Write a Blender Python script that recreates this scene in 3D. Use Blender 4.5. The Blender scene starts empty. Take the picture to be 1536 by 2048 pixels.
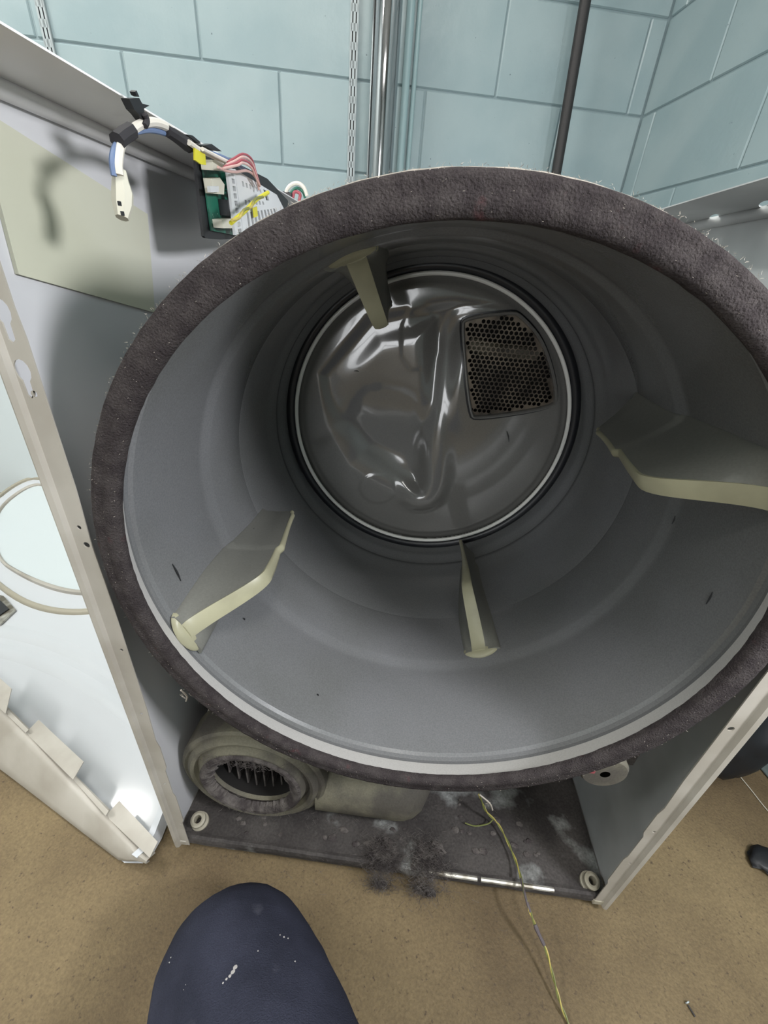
import bpy, math, random
from math import sin, cos, pi, radians
from mathutils import Vector, Matrix, noise
from mathutils.geometry import tessellate_polygon
random.seed(7)
C = bpy.context.scene.collection
# ------------------------------------------------------------------ camera
FPX = 834.5
CAM = Vector((-0.0347, -0.2963, 0.8371)); YAW, PITCH, ROLL = -0.0513, 0.5136, 0.0803
_f = Vector((sin(YAW)*cos(PITCH), cos(YAW)*cos(PITCH), -sin(PITCH)))
_r0 = Vector((cos(YAW), -sin(YAW), 0)); _u0 = _r0.cross(_f)
_r = _r0*cos(ROLL)+_u0*sin(ROLL); _u = _u0*cos(ROLL)-_r0*sin(ROLL)
cd = bpy.data.cameras.new('camera'); cam = bpy.data.objects.new('camera', cd); C.objects.link(cam)
m = Matrix((_r, _u, -_f)).transposed().to_4x4(); m.translation = CAM; cam.matrix_world = m
cd.sensor_fit = 'VERTICAL'; cd.sensor_height = 36; cd.lens = FPX/2048*36; cd.clip_start = .01
bpy.context.scene.camera = cam
sc = bpy.context.scene
sc.view_settings.view_transform = 'Standard'; sc.view_settings.look = 'None'
sc.view_settings.gamma = 1; sc.view_settings.use_curve_mapping = False
sc.view_settings.exposure = 0.0
w = bpy.data.worlds.new('world'); sc.world = w; w.use_nodes = True
w.node_tree.nodes['Background'].inputs[0].default_value = (.8, .9, 1, 1)
w.node_tree.nodes['Background'].inputs[1].default_value = .12

def area(name, loc, target, sx, sy, power, col):
    l = bpy.data.lights.new(name, 'AREA'); l.shape = 'RECTANGLE'; l.size = sx; l.size_y = sy; l.energy = power; l.color = col
    o = bpy.data.objects.new(name, l); C.objects.link(o); o.location = loc
    o.rotation_euler = (Vector(target)-Vector(loc)).to_track_quat('-Z', 'Y').to_euler(); return o
LIGHTS = [('ceiling_lamp_light', (-1.0, .42, 2.50), .9, .26, 14, (1, .985, .93)),
          ('ceiling_lamp_light', (.25, -.75, 2.50), .26, .9, 15, (1, .985, .93)),
          ('ceiling_lamp_light', (-2.05, -.45, 2.50), .3, 1.2, 30, (1, .985, .95)),  # added far-left lamp, brightens the right sheet and drum side
          ('ceiling_lamp_light', (-.5, -2.75, 2.50), 1.2, .3, 6, (1, .985, .95))]
for n, l, sx, sy, p, c in LIGHTS: area(n, l, (l[0], l[1], 0), sx, sy, p, c)
WLP = (.745, -.36, 1.08)                                             # lamp added out of view to light the drum's lower left
area('work_lamp_light', (WLP[0]-.022, WLP[1]+.004, WLP[2]-.004), (-.1, .0, .6), .16, .12, 11, (.95, .96, 1))

def ray(px, py): return _f+_r*((px-768)/FPX)+_u*((1024-py)/FPX)
def pd(px, py, d): return CAM+ray(px, py)*d                         # a pixel at a forward depth
def pp(px, py, n, d):                                              # a pixel's ray met with the plane n.x = d
    n = Vector(n); R = ray(px, py); return CAM+R*((d-n.dot(CAM))/n.dot(R))
def px_(px, py, x): return pp(px, py, (1, 0, 0), x)
def py_(px, py, y): return pp(px, py, (0, 1, 0), y)
def pz_(px, py, z): return pp(px, py, (0, 0, 1), z)
WY = .1748; WT = Vector((cos(WY), sin(WY), 0)); WN = Vector((-sin(WY), cos(WY), 0)); WD = 1.316; WS = .794
def wf(s, n, z): return WT*s+WN*n+Vector((0, 0, z))                # the room's own frame

# ------------------------------------------------------------------ materials
def srgb(r, g, b):
    f = lambda c: (c/255/12.92) if c <= 10 else ((c/255+.055)/1.055)**2.4
    return (f(r), f(g), f(b), 1)
def mat(name, col, rough=.5, metal=0, spec=.5, col2=None, scale=8, lo=.4, hi=.6, bump=0, bscale=60, grain=0, gscale=400,
        rvar=0, stretch=None, col3=None, s3=30, lo3=.6, hi3=.7, coat=0, trans=0, detail=4):
    m = bpy.data.materials.new(name); m.use_nodes = True; N = m.node_tree.nodes; L = m.node_tree.links
    b = N['Principled BSDF']; b.inputs['Roughness'].default_value = rough; b.inputs['Metallic'].default_value = metal
    b.inputs['Specular IOR Level'].default_value = spec; b.inputs['Coat Weight'].default_value = coat
    b.inputs['Transmission Weight'].default_value = trans
    tc = N.new('ShaderNodeTexCoord'); src = tc.outputs['Object']
    if stretch:
        mp = N.new('ShaderNodeMapping'); mp.inputs['Scale'].default_value = stretch; L.new(src, mp.inputs[0]); src = mp.outputs[0]
    def nz(s, d=detail):
        n = N.new('ShaderNodeTexNoise'); n.inputs['Scale'].default_value = s; n.inputs['Detail'].default_value = d; L.new(src, n.inputs['Vector']); return n.outputs[0]
    def mapr(v, a, c2, t0=0, t1=1):
        r = N.new('ShaderNodeMapRange'); r.inputs[1].default_value = a; r.inputs[2].default_value = c2; r.inputs[3].default_value = t0; r.inputs[4].default_value = t1
        L.new(v, r.inputs[0]); return r.outputs[0]
    def mix(f, a, c2):
        x = N.new('ShaderNodeMix'); x.data_type = 'RGBA'
        if hasattr(f, 'name'): L.new(f, x.inputs[0])
        else: x.inputs[0].default_value = f
        for i, v in ((6, a), (7, c2)):
            if isinstance(v, tuple): x.inputs[i].default_value = v
            else: L.new(v, x.inputs[i])
        return x.outputs[2]
    cur = col
    if col2: cur = mix(mapr(nz(scale), lo, hi), cur, col2)
    if col3: cur = mix(mapr(nz(s3), lo3, hi3), cur, col3)
    if grain:
        k = mapr(nz(gscale, 2), .3, .7, 1-grain, 1+grain)
        x = N.new('ShaderNodeMix'); x.data_type = 'RGBA'; x.blend_type = 'MULTIPLY'; x.inputs[0].default_value = 1
        if isinstance(cur, tuple): x.inputs[6].default_value = cur
        else: L.new(cur, x.inputs[6])
        L.new(k, x.inputs[7]); cur = x.outputs[2]
    if isinstance(cur, tuple): b.inputs['Base Color'].default_value = cur
    else: L.new(cur, b.inputs['Base Color'])
    if rvar: L.new(mapr(nz(scale*1.7+3), .3, .7, rough-rvar, rough+rvar), b.inputs['Roughness'])
    if bump:
        bp = N.new('ShaderNodeBump'); bp.inputs['Strength'].default_value = bump; bp.inputs['Distance'].default_value = .002
        L.new(nz(bscale), bp.inputs['Height']); L.new(bp.outputs[0], b.inputs['Normal'])
    return m
M = {}
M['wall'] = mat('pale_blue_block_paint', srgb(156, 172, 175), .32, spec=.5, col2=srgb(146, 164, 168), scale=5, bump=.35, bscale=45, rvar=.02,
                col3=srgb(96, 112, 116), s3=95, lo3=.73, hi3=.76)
M['mortar'] = mat('pale_blue_joint_paint', srgb(134, 151, 155), .5)
M['wallpaint'] = mat('pale_blue_wall', srgb(170, 180, 180), .6)
M['ceil'] = mat('white_ceiling', srgb(205, 205, 200), .9)
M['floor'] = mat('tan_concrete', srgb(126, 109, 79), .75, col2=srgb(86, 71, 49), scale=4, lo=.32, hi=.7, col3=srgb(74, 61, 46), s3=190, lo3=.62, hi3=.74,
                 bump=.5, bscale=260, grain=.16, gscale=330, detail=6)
M['white'] = mat('white_enamel', srgb(212, 212, 214), .28, spec=.5, col2=srgb(204, 204, 207), scale=3, bump=.05, bscale=6)
M['whitegloss'] = mat('glossy_white_enamel', srgb(198, 201, 205), .12, spec=.6, bump=.04, bscale=7)
M['flangewhite'] = mat('bright_white_enamel', srgb(242, 240, 240), .4)  # enamel lightened to paint in bounce light under the left top flange
M['doorwhite'] = mat('cool_white_enamel', srgb(200, 208, 210), .35)
M['flange'] = mat('dull_white_steel', srgb(176, 171, 162), .5, col2=srgb(158, 152, 142), scale=9, bump=.1, bscale=30)
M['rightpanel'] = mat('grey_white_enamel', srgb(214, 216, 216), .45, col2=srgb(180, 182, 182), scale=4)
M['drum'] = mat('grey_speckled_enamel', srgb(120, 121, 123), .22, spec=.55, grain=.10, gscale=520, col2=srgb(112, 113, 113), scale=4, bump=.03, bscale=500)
M['disc'] = mat('glossy_grey_enamel', srgb(114, 113, 110), .13, spec=.8, coat=.6, grain=.05, gscale=420, bump=.02, bscale=15)
M['lip'] = mat('bare_zinc_rim', srgb(205, 203, 200), .5, grain=.06, gscale=500)  # rim lip, paler than the drum shell
M['felt'] = mat('brown_felt', srgb(70, 65, 65), .95, spec=.1, col2=srgb(58, 53, 54), scale=70, col3=srgb(88, 52, 55), s3=55, lo3=.66, hi3=.85, bump=1, bscale=600, grain=.22, gscale=900, detail=6)
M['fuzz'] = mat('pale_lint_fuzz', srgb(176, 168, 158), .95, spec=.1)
M['seal'] = mat('black_rubber', srgb(22, 24, 29), .35)
M['brightring'] = mat('bright_steel_ring', srgb(236, 236, 230), .3, spec=.8)  # white base colour paints the reflected light on the disc's edge ring
M['fin'] = mat('grey_baffle_plastic', srgb(122, 122, 116), .42, grain=.06, gscale=400, col3=srgb(40, 42, 48), s3=38, lo3=.77, hi3=.79)
M['cream'] = mat('cream_baffle_edge', srgb(172, 169, 142), .38, col2=srgb(160, 157, 132), scale=20)
M['grille'] = mat('perforated_steel', srgb(120, 110, 98), .35, metal=.6, col2=srgb(74, 68, 62), scale=22, lo=.4, hi=.6)
M['dark'] = mat('dark_cavity', srgb(24, 22, 21), .9)
M['base'] = mat('dusty_base_steel', srgb(70, 66, 64), .8, col2=srgb(52, 48, 47), scale=14, col3=srgb(146, 148, 146), s3=11, lo3=.57, hi3=.68, bump=.6, bscale=150, grain=.25, gscale=260, detail=7)
M['edge'] = mat('worn_bare_edge', srgb(190, 188, 180), .35, metal=.4, col2=srgb(110, 104, 92), scale=30)
M['duct'] = mat('dusty_tan_plastic', srgb(122, 118, 102), .75, col2=srgb(84, 80, 74), scale=14, bump=.3, bscale=120, grain=.12)
M['lint'] = mat('grey_lint', srgb(104, 99, 96), .98, spec=.05, col2=srgb(72, 67, 67), scale=60, bump=1, bscale=400)
M['grommet'] = mat('pale_grommet_plastic', srgb(160, 154, 138), .5)
M['chrome'] = mat('polished_duct_metal', srgb(176, 176, 178), .07, metal=1, bump=.06, bscale=12, stretch=(1, 1, .15))
M['steel'] = mat('zinc_shelf_standard', srgb(168, 176, 178), .45, metal=.25)
M['pipe'] = mat('dark_iron_pipe', srgb(58, 56, 56), .55, metal=.4, bump=.3, bscale=200)
M['conduit'] = mat('blue_painted_conduit', srgb(158, 182, 184), .3)
M['sticker'] = mat('cream_foam_pad', srgb(206, 206, 188), .8, col2=srgb(200, 200, 180), scale=5)
M['black'] = mat('black_plastic', srgb(34, 35, 38), .5)
M['pcb'] = mat('green_circuit_board', srgb(34, 104, 84), .4, col2=srgb(22, 74, 60), scale=60, lo=.45, hi=.55, col3=srgb(120, 160, 140), s3=240, lo3=.68, hi3=.7)
M['ivory'] = mat('ivory_connector_plastic', srgb(200, 197, 182), .5)
M['bracket'] = mat('white_bracket_plastic', srgb(206, 208, 210), .45)
M['yellow'] = mat('yellow_tag_vinyl', srgb(206, 198, 52), .45)
M['yellowwire'] = mat('yellow_wire_insulation', srgb(190, 172, 92), .5, col2=srgb(120, 122, 66), scale=40)
M['olivewire'] = mat('olive_wire_insulation', srgb(112, 118, 66), .5)
M['redwire'] = mat('red_wire_insulation', srgb(158, 76, 86), .45)
M['pinkwire'] = mat('pink_wire_insulation', srgb(206, 168, 162), .45)
M['whitewire'] = mat('white_wire_insulation', srgb(216, 210, 200), .45)
M['bluewire'] = mat('blue_grey_wire_insulation', srgb(104, 122, 156), .45)
M['tape'] = mat('dark_cloth_tape', srgb(44, 42, 46), .7)
M['sleeve'] = mat('grey_wire_sleeve', srgb(92, 84, 88), .55)
M['cloth'] = mat('dark_navy_work_cloth', srgb(58, 60, 74), .93, spec=.1, col2=srgb(48, 50, 62), scale=12, bump=.6, bscale=700, grain=.14, gscale=900,
                 col3=srgb(108, 108, 120), s3=15, lo3=.66, hi3=.84)
M['paint'] = mat('dried_white_paint', srgb(172, 168, 166), .8)
M['skin'] = mat('skin', srgb(190, 150, 128), .6)
M['boot'] = mat('black_boot_leather', srgb(36, 33, 31), .6)
M['bag'] = mat('black_bag_plastic', srgb(20, 21, 25), .5, bump=.6, bscale=25)
em = bpy.data.materials.new('lit_diffuser'); em.use_nodes = True
b = em.node_tree.nodes['Principled BSDF']; b.inputs['Base Color'].default_value = (.2, .2, .2, 1); b.inputs['Emission Color'].default_value = (1, .98, .93, 1); b.inputs['Emission Strength'].default_value = 9
M['lamp'] = em
em2 = em.copy(); em2.name = 'daylight_pane'; em2.node_tree.nodes['Principled BSDF'].inputs['Emission Color'].default_value = (.96, .98, 1, 1)
em2.node_tree.nodes['Principled BSDF'].inputs['Emission Strength'].default_value = 6.5; M['daylight'] = em2  # glow of the added panel behind the viewer

# ------------------------------------------------------------------ mesh builder
WL = {}
class MB:
    def __init__(s): s.v = []; s.f = []
    def add(s, vs, fs):
        k = len(s.v); s.v += [Vector(a) for a in vs]; s.f += [tuple(i+k for i in f) for f in fs]; return s
    def hexa(s, p):     # 8 points: bottom 4, top 4
        return s.add(p, [(0, 3, 2, 1), (4, 5, 6, 7), (0, 1, 5, 4), (1, 2, 6, 5), (2, 3, 7, 6), (3, 0, 4, 7)])
    def box(s, c, d, ex=(1, 0, 0), ey=(0, 1, 0), ez=(0, 0, 1), bev=0):
        c = Vector(c); ex, ey, ez = (Vector(e)*h/2 for e, h in zip((ex, ey, ez), d))
        if not bev:
            return s.hexa([c+ex*a+ey*b+ez*g for g in (-1, 1) for a, b in ((-1, -1), (1, -1), (1, 1), (-1, 1))])
        ux, uy, uz = ex.normalized()*bev, ey.normalized()*bev, ez.normalized()*bev
        P = {}; vs = []
        for a in (-1, 1):
            for b_ in (-1, 1):
                for g in (-1, 1):
                    o = c+ex*a+ey*b_+ez*g
                    for ax, q in enumerate((o-uy*b_-uz*g, o-ux*a-uz*g, o-ux*a-uy*b_)):
                        P[(a, b_, g, ax)] = len(vs); vs.append(q)
        fs = []
        for ax in range(3):
            for sg in (-1, 1):
                cs = [(-1, -1), (1, -1), (1, 1), (-1, 1)]
                def key(u, v):
                    t = [0, 0, 0]; o_ = [i for i in range(3) if i != ax]; t[ax] = sg; t[o_[0]] = u; t[o_[1]] = v; return P[(*t, ax)]
                fs.append(tuple(key(u, v) for u, v in cs))
        for ax in range(3):      # edges parallel to ax
            o_ = [i for i in range(3) if i != ax]
            for u in (-1, 1):
                for v in (-1, 1):
                    def k2(e, face):
                        t = [0, 0, 0]; t[ax] = e; t[o_[0]] = u; t[o_[1]] = v; return P[(*t, face)]
                    fs.append((k2(-1, o_[0]), k2(1, o_[0]), k2(1, o_[1]), k2(-1, o_[1])))
        for a in (-1, 1):
            for b_ in (-1, 1):
                for g in (-1, 1): fs.append(tuple(P[(a, b_, g, i)] for i in range(3)))
        return s.add(vs, fs)
    def lathe(s, prof, o, axis=(0, 1, 0), seg=96, close=False, a0=0, a1=2*pi, wob=None):
        # prof: (r, h) pairs; o: origin; axis: along h
        ax = Vector(axis).normalized(); e1 = ax.cross(Vector((0, 0, 1)));
        if e1.length < .1: e1 = Vector((1, 0, 0))
        e1.normalize(); e2 = e1.cross(ax); o = Vector(o); full = abs(a1-a0-2*pi) < 1e-6; n = seg if full else seg+1
        vs = []
        for j in range(n):
            a = a0+(a1-a0)*j/seg
            for i, (r, h) in enumerate(prof):
                if wob: r, h = wob(r, h, a, i)
                vs.append(o+ax*h+(e1*cos(a)+e2*sin(a))*r)
        k = len(prof); fs = []
        for j in range(seg):
            j2 = (j+1) % n
            for i in range(k if close else k-1):
                i2 = (i+1) % k; fs.append((j*k+i, j*k+i2, j2*k+i2, j2*k+i))
        return s.add(vs, fs)
    def tube(s, pts, r, seg=8, cap=True, smooth=0):
        pts = [Vector(p) for p in pts]
        if smooth:
            out = []
            for i in range(len(pts)-1):
                p0, p1, p2, p3 = pts[max(i-1, 0)], pts[i], pts[i+1], pts[min(i+2, len(pts)-1)]
                for j in range(smooth):
                    t = j/smooth
                    out.append(.5*((2*p1)+(p2-p0)*t+(2*p0-5*p1+4*p2-p3)*t*t+(3*p1-p0-3*p2+p3)*t**3))
            pts = out+[pts[-1]]
        n = len(pts); rr = r if isinstance(r, (list, tuple)) else None
        T = [(pts[min(i+1, n-1)]-pts[max(i-1, 0)]).normalized() for i in range(n)]
        u = T[0].orthogonal().normalized(); vs = []
        for i in range(n):
            u = (u-T[i]*u.dot(T[i])).normalized(); v = T[i].cross(u)
            if rr:
                t = i/(n-1)*(len(rr)-1); k = min(int(t), len(rr)-2); R = rr[k]+(rr[k+1]-rr[k])*(t-k)
            else: R = r
            vs += [pts[i]+(u*cos(2*pi*j/seg)+v*sin(2*pi*j/seg))*R for j in range(seg)]
        fs = [(i*seg+j, i*seg+(j+1) % seg, (i+1)*seg+(j+1) % seg, (i+1)*seg+j) for i in range(n-1) for j in range(seg)]
        if cap: fs += [tuple(range(seg))[::-1], tuple((n-1)*seg+j for j in range(seg))]
        return s.add(vs, fs)
    def plate(s, outer, holes, o, eu, ev, en, th):
        # flat sheet with real holes: 2D loops mapped by o + u*eu + v*ev, thickness th along en
        o, eu, ev, en = Vector(o), Vector(eu), Vector(ev), Vector(en)
        loops = [outer]+list(holes)
        tri = tessellate_polygon([[Vector((a, b_, 0)) for a, b_ in l] for l in loops])
        flat = [p for l in loops for p in l]; n = len(flat)
        vs = [o+eu*a+ev*b_ for a, b_ in flat]; vs += [v+en*th for v in vs]
        fs = [tuple(t) for t in tri]+[tuple(i+n for i in reversed(t)) for t in tri]
        k = 0
        for l in loops:
            m_ = len(l); fs += [(k+i, k+(i+1) % m_, k+(i+1) % m_+n, k+i+n) for i in range(m_)]; k += m_
        return s.add(vs, fs)
    def slab(s, quad, off):   # polygon in 3D extruded by the vector off
        q = [Vector(a) for a in quad]; off = Vector(off); n = len(q)
        return s.add(q+[a+off for a in q], [tuple(range(n))[::-1], tuple(range(n, 2*n))]+[(i, (i+1) % n, (i+1) % n+n, i+n) for i in range(n)])
    def loft(s, rings, cap=True):
        n = len(rings[0]); vs = [p for r in rings for p in r]
        fs = [(i*n+j, i*n+(j+1) % n, (i+1)*n+(j+1) % n, (i+1)*n+j) for i in range(len(rings)-1) for j in range(n)]
        if cap: fs += [tuple(range(n))[::-1], tuple((len(rings)-1)*n+j for j in range(n))]
        return s.add(vs, fs)
    def build(s, name, m, parent=None, origin=None, angle=32, fixn=True):
        lo = Vector([min(v[i] for v in s.v) for i in range(3)]); hi = Vector([max(v[i] for v in s.v) for i in range(3)])
        if origin is None: origin = (lo+hi)/2
        if parent is None and origin is not None: origin = Vector(((lo.x+hi.x)/2, (lo.y+hi.y)/2, lo.z))
        origin = Vector(origin)
        me = bpy.data.meshes.new(name); me.from_pydata([v-origin for v in s.v], [], s.f)
        if fixn:
            import bmesh
            bm = bmesh.new(); bm.from_mesh(me); bmesh.ops.recalc_face_normals(bm, faces=bm.faces); bm.to_mesh(me); bm.free()
        if angle:
            me.shade_smooth() if hasattr(me, 'shade_smooth') else None
            me.polygons.foreach_set('use_smooth', [True]*len(me.polygons)); me.set_sharp_from_angle(angle=radians(angle))
        me.materials.append(m); me.update()
        o = bpy.data.objects.new(name, me); C.objects.link(o); place(o, origin, parent); return o
def place(o, loc, parent=None):
    o.location = Vector(loc)-(WL[parent.name] if parent else Vector()); o.parent = parent; WL[o.name] = Vector(loc)
def tag(o, label=None, cat=None, group=None, kind=None):
    for k, v in (('label', label), ('category', cat), ('group', group), ('kind', kind)):
        if v: o[k] = v
    return o
def thing(name, label, cat, loc, group=None, kind=None):
    o = bpy.data.objects.new(name, None); o.empty_display_size = .05; C.objects.link(o); place(o, loc)
    return tag(o, label, cat, group, kind)
def circ(x, y, r, n=12, sx=1, rot=0): return [(x+r*sx*cos(2*pi*i/n)*cos(rot)-r*sin(2*pi*i/n)*sin(rot), y+r*sx*cos(2*pi*i/n)*sin(rot)+r*sin(2*pi*i/n)*cos(rot)) for i in range(n)]
def chaikin(p, k=2, closed=True):
    for _ in range(k):
        q = []; n = len(p)
        if not closed: q.append(p[0])
        for i in range(n if closed else n-1):
            a, b_ = p[i], p[(i+1) % n]
            q += [tuple(x*.75+y*.25 for x, y in zip(a, b_)), tuple(x*.25+y*.75 for x, y in zip(a, b_))]
        if not closed: q.append(p[-1])
        p = q
    return p

# ------------------------------------------------------------------ room shell
RS0, RN0, RH = -2.6, -3.3, 2.62
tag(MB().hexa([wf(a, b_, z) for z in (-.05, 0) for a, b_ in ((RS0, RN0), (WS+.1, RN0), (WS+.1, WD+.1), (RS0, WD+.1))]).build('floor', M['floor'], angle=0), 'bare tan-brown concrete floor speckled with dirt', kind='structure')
tag(MB().hexa([wf(a, b_, z) for z in (RH, RH+.05) for a, b_ in ((RS0, RN0), (WS+.1, RN0), (WS+.1, WD+.1), (RS0, WD+.1))]).build('ceiling', M['ceil'], angle=0), kind='structure')
def wallslab(name, a, b_, nrm, m_, label=None):
    a, b_, nrm = Vector(a), Vector(b_), Vector(nrm)
    o = MB().hexa([a, b_, b_+nrm*.1, a+nrm*.1]+[p+Vector((0, 0, RH)) for p in (a, b_, b_+nrm*.1, a+nrm*.1)]).build(name, m_, angle=0)
    return tag(o, label, kind='structure')
REC = .004
wb = wallslab('wall_back', wf(RS0, WD+REC, 0), wf(WS+REC, WD+REC, 0), WN, M['mortar'], 'back wall of concrete blocks painted glossy pale blue')
wr = wallslab('wall_right', wf(WS+REC, WD+REC+.1, 0), wf(WS+REC, RN0, 0), WT, M['mortar'], 'right-hand wall of pale blue painted concrete blocks')
wallslab('wall_left', wf(RS0, RN0, 0), wf(RS0, WD+.1, 0), -WT, M['wallpaint'])
wallslab('wall_front', wf(RS0, RN0, 0), wf(WS+.1, RN0, 0), -WN, M['wallpaint'])
BL, BH, JZ, JX, GAP = .406, .203, 1.3035, -.4738, .0036
bmesh_cache = {}
def block(wall, horiz, inward, p0, ln, z0, h):
    key = (round(ln, 3), round(h, 3), horiz[:])
    c = p0+Vector((0, 0, z0+h/2))
    if key not in bmesh_cache:
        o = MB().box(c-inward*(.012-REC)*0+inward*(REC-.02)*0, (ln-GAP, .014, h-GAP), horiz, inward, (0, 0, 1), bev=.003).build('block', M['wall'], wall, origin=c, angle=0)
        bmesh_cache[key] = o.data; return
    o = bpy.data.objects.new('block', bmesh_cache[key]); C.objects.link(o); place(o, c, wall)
def wallblocks(wall, horiz, inward, base, s0, s1, joint0):
    k = -7
    while True:
        z0 = JZ+k*BH; z1 = z0+BH; k += 1
        if z0 >= RH-.01: break
        z0c, z1c = max(z0, .001), min(z1, RH-.001)
        j = joint0+(.0 if (k-1) % 2 == 0 else BL/2)
        a = s0
        q = j+math.floor((s0-j)/BL)*BL
        while q < s1-.001:
            a0, a1 = max(q, s0), min(q+BL, s1)
            if a1-a0 > .03: block(wall, horiz, inward, base+horiz*((a0+a1)/2)+inward*(.007-.0) * -1 + inward*.0, a1-a0, z0c, z1c-z0c)
            q += BL
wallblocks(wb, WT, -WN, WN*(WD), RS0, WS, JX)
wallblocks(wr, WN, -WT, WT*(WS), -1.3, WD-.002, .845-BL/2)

# door-shaped glow added behind the viewer for fill and the disc's reflection
WX0, WX1, WZ0, WZ1 = -1.85, -.90, .04, 2.08
wn_ = thing('door_1', 'tall glazed daylit door in the wall behind the viewer', 'door', wf((WX0+WX1)/2, RN0+.03, WZ0), kind='structure'); del wn_['category']
MB().box(wf((WX0+WX1)/2, RN0+.012, (WZ0+WZ1)/2), (WX1-WX0, .006, WZ1-WZ0), WT, WN).build('pane', M['daylight'], wn_, angle=0)
for a_, b_, c_, d_ in (((WX0+WX1)/2, WZ0, WX1-WX0+.1, .06), ((WX0+WX1)/2, WZ1, WX1-WX0+.1, .06), (WX0, (WZ0+WZ1)/2, .06, WZ1-WZ0+.1), (WX1, (WZ0+WZ1)/2, .06, WZ1-WZ0+.1), ((WX0+WX1)/2, (WZ0+WZ1)/2, .04, WZ1-WZ0)):
    MB().box(wf(a_, RN0+.03, b_), (c_, .05, d_), WT, WN).build('door_frame', M['bracket'], wn_, angle=0)
# ceiling lights
for i, ((n, l, sx, sy, p, c), lab) in enumerate(zip(LIGHTS, ('ceiling lamp above the left back of the machine', 'ceiling lamp right above the viewer', 'long ceiling lamp far to the left, parallel to the side wall', 'long ceiling lamp furthest behind the viewer'))):
    r = thing('ceiling_lamp', lab, 'lamp', (l[0], l[1], l[2]+.02), 'lit ceiling lamps')
    MB().box((l[0], l[1], l[2]+.075), (sx+.06, sy+.06, .07), bev=.01).build('housing', M['bracket'], r)
    MB().box((l[0], l[1], l[2]+.03), (sx, sy, .02), bev=.004).build('diffuser', M['lamp'], r)

wl = thing('work_lamp', 'square work lamp on a thin stand by the right wall, beside the viewer', 'lamp', (WLP[0], WLP[1], 0))
wd_ = (Vector((-.1, 0, .6))-Vector(WLP)).normalized(); wx_ = wd_.cross(Vector((0, 0, 1))).normalized(); wz_ = wx_.cross(wd_)
MB().box(Vector(WLP)+wd_*-.012, (.19, .05, .15), wx_, wd_, wz_, bev=.008).build('lamp_housing', M['yellow'], wl)
MB().box(Vector(WLP)+wd_*.014, (.16, .003, .12), wx_, wd_, wz_).build('lamp_lens', M['lamp'], wl)
MB().tube([Vector(WLP)+Vector((0, 0, -.08)), (WLP[0], WLP[1], .12)], .009, 10).build('stand_pole', M['pipe'], wl)
for k in range(3):
    a_ = 2.2+k*2*pi/3; MB().tube([(WLP[0], WLP[1], .22), (WLP[0]+.07*cos(a_), WLP[1]+.14*sin(a_), .008)], .007, 8).build('leg', M['pipe'], wl)

# ------------------------------------------------------------------ things on the back wall
def standard(s, label, z0=.55, z1=2.2):
    r = thing('shelf_standard', label, 'rail', wf(s, WD-.008, z0), 'slotted shelf standards on the back wall')
    W_ = .021; P = .0355; holes = []
    z = z0+.02; cells = []
    n = int((z1-z0)/P)
    for k in range(n):      # cheap perforated strip: three uprights and cross bars
        pass
    m_ = MB(); yn = WD-.007
    for du in (-W_/2+.0022, 0, W_/2-.0022):
        m_.box(wf(s+du*.98, yn, (z0+z1)/2), (.0044 if du else .006, .002, z1-z0), WT, WN)
    for du in (-W_/2, W_/2): m_.box(wf(s+du, WD-.0035, (z0+z1)/2), (.0015, .007, z1-z0), WT, WN)
    for k in range(n+1): m_.box(wf(s, yn, z0+k*P+.006*0+.0), (W_-.002, .002, .015), WT, WN)
    m_.build('slotted_rail', M['steel'], r, angle=0)
    MB().box(wf(s, WD-.0025, (z0+z1)/2), (W_-.003, .001, z1-z0), WT, WN).build('rail_back', M['pipe'], r, angle=0)
standard(-.070, 'slotted metal shelf standard beside the shiny duct')
standard(-.850, 'slotted metal shelf standard in the upper left corner')
r = thing('exhaust_duct', 'shiny polished metal duct running up the back wall behind the drum', 'duct', wf(.022, 1.235, .0))
MB().lathe([(.0335, 0), (.0335, 1.2), (.0345, 1.2), (.0345, 1.24), (.0335, 1.24), (.0335, 2.6)][:1]+[(.0335, z/10) for z in range(1, 26)]+[(.0335, 2.6)], wf(.014, 1.235, 0), (0, 0, 1), 48).build('duct_tube', M['chrome'], r)
MB().tube([wf(.012-.034, 1.235+.008, 0.001), wf(.012-.034, 1.235+.008, 2.6)], .0035, 8).build('duct_seam', M['chrome'], r)
r = thing('conduit', 'slim blue-painted conduit beside the shiny duct', 'pipe', wf(.068, 1.301, 0))
MB().tube([wf(.076, 1.3, 0.001), wf(.076, 1.3, 2.6)], .0105, 14).build('conduit_tube', M['conduit'], r)
MB().tube([wf(.100, 1.308, 0.001), wf(.100, 1.308, 2.6)], .0065, 10).build('side_tube', M['conduit'], r)
r = thing('iron_pipe', 'thin dark iron pipe standing off the back wall near its right corner', 'pipe', wf(.55, 1.262, 0))
tp, bt = pp(1171, 0, WN, 1.25), pp(1115, 330, WN, 1.25)
dv = (tp-bt)/(tp.z-bt.z)
MB().tube([bt+dv*(-bt.z+.002), bt+dv*(2.6-bt.z)], .0145, 16).build('pipe_tube', M['pipe'], r)
MB().lathe([(.0145, 0), (.02, .001), (.02, .03), (.0145, .031)], bt+dv*(.75-bt.z), (0, 0, 1), 16).build('pipe_coupling', M['pipe'], r)

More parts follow.
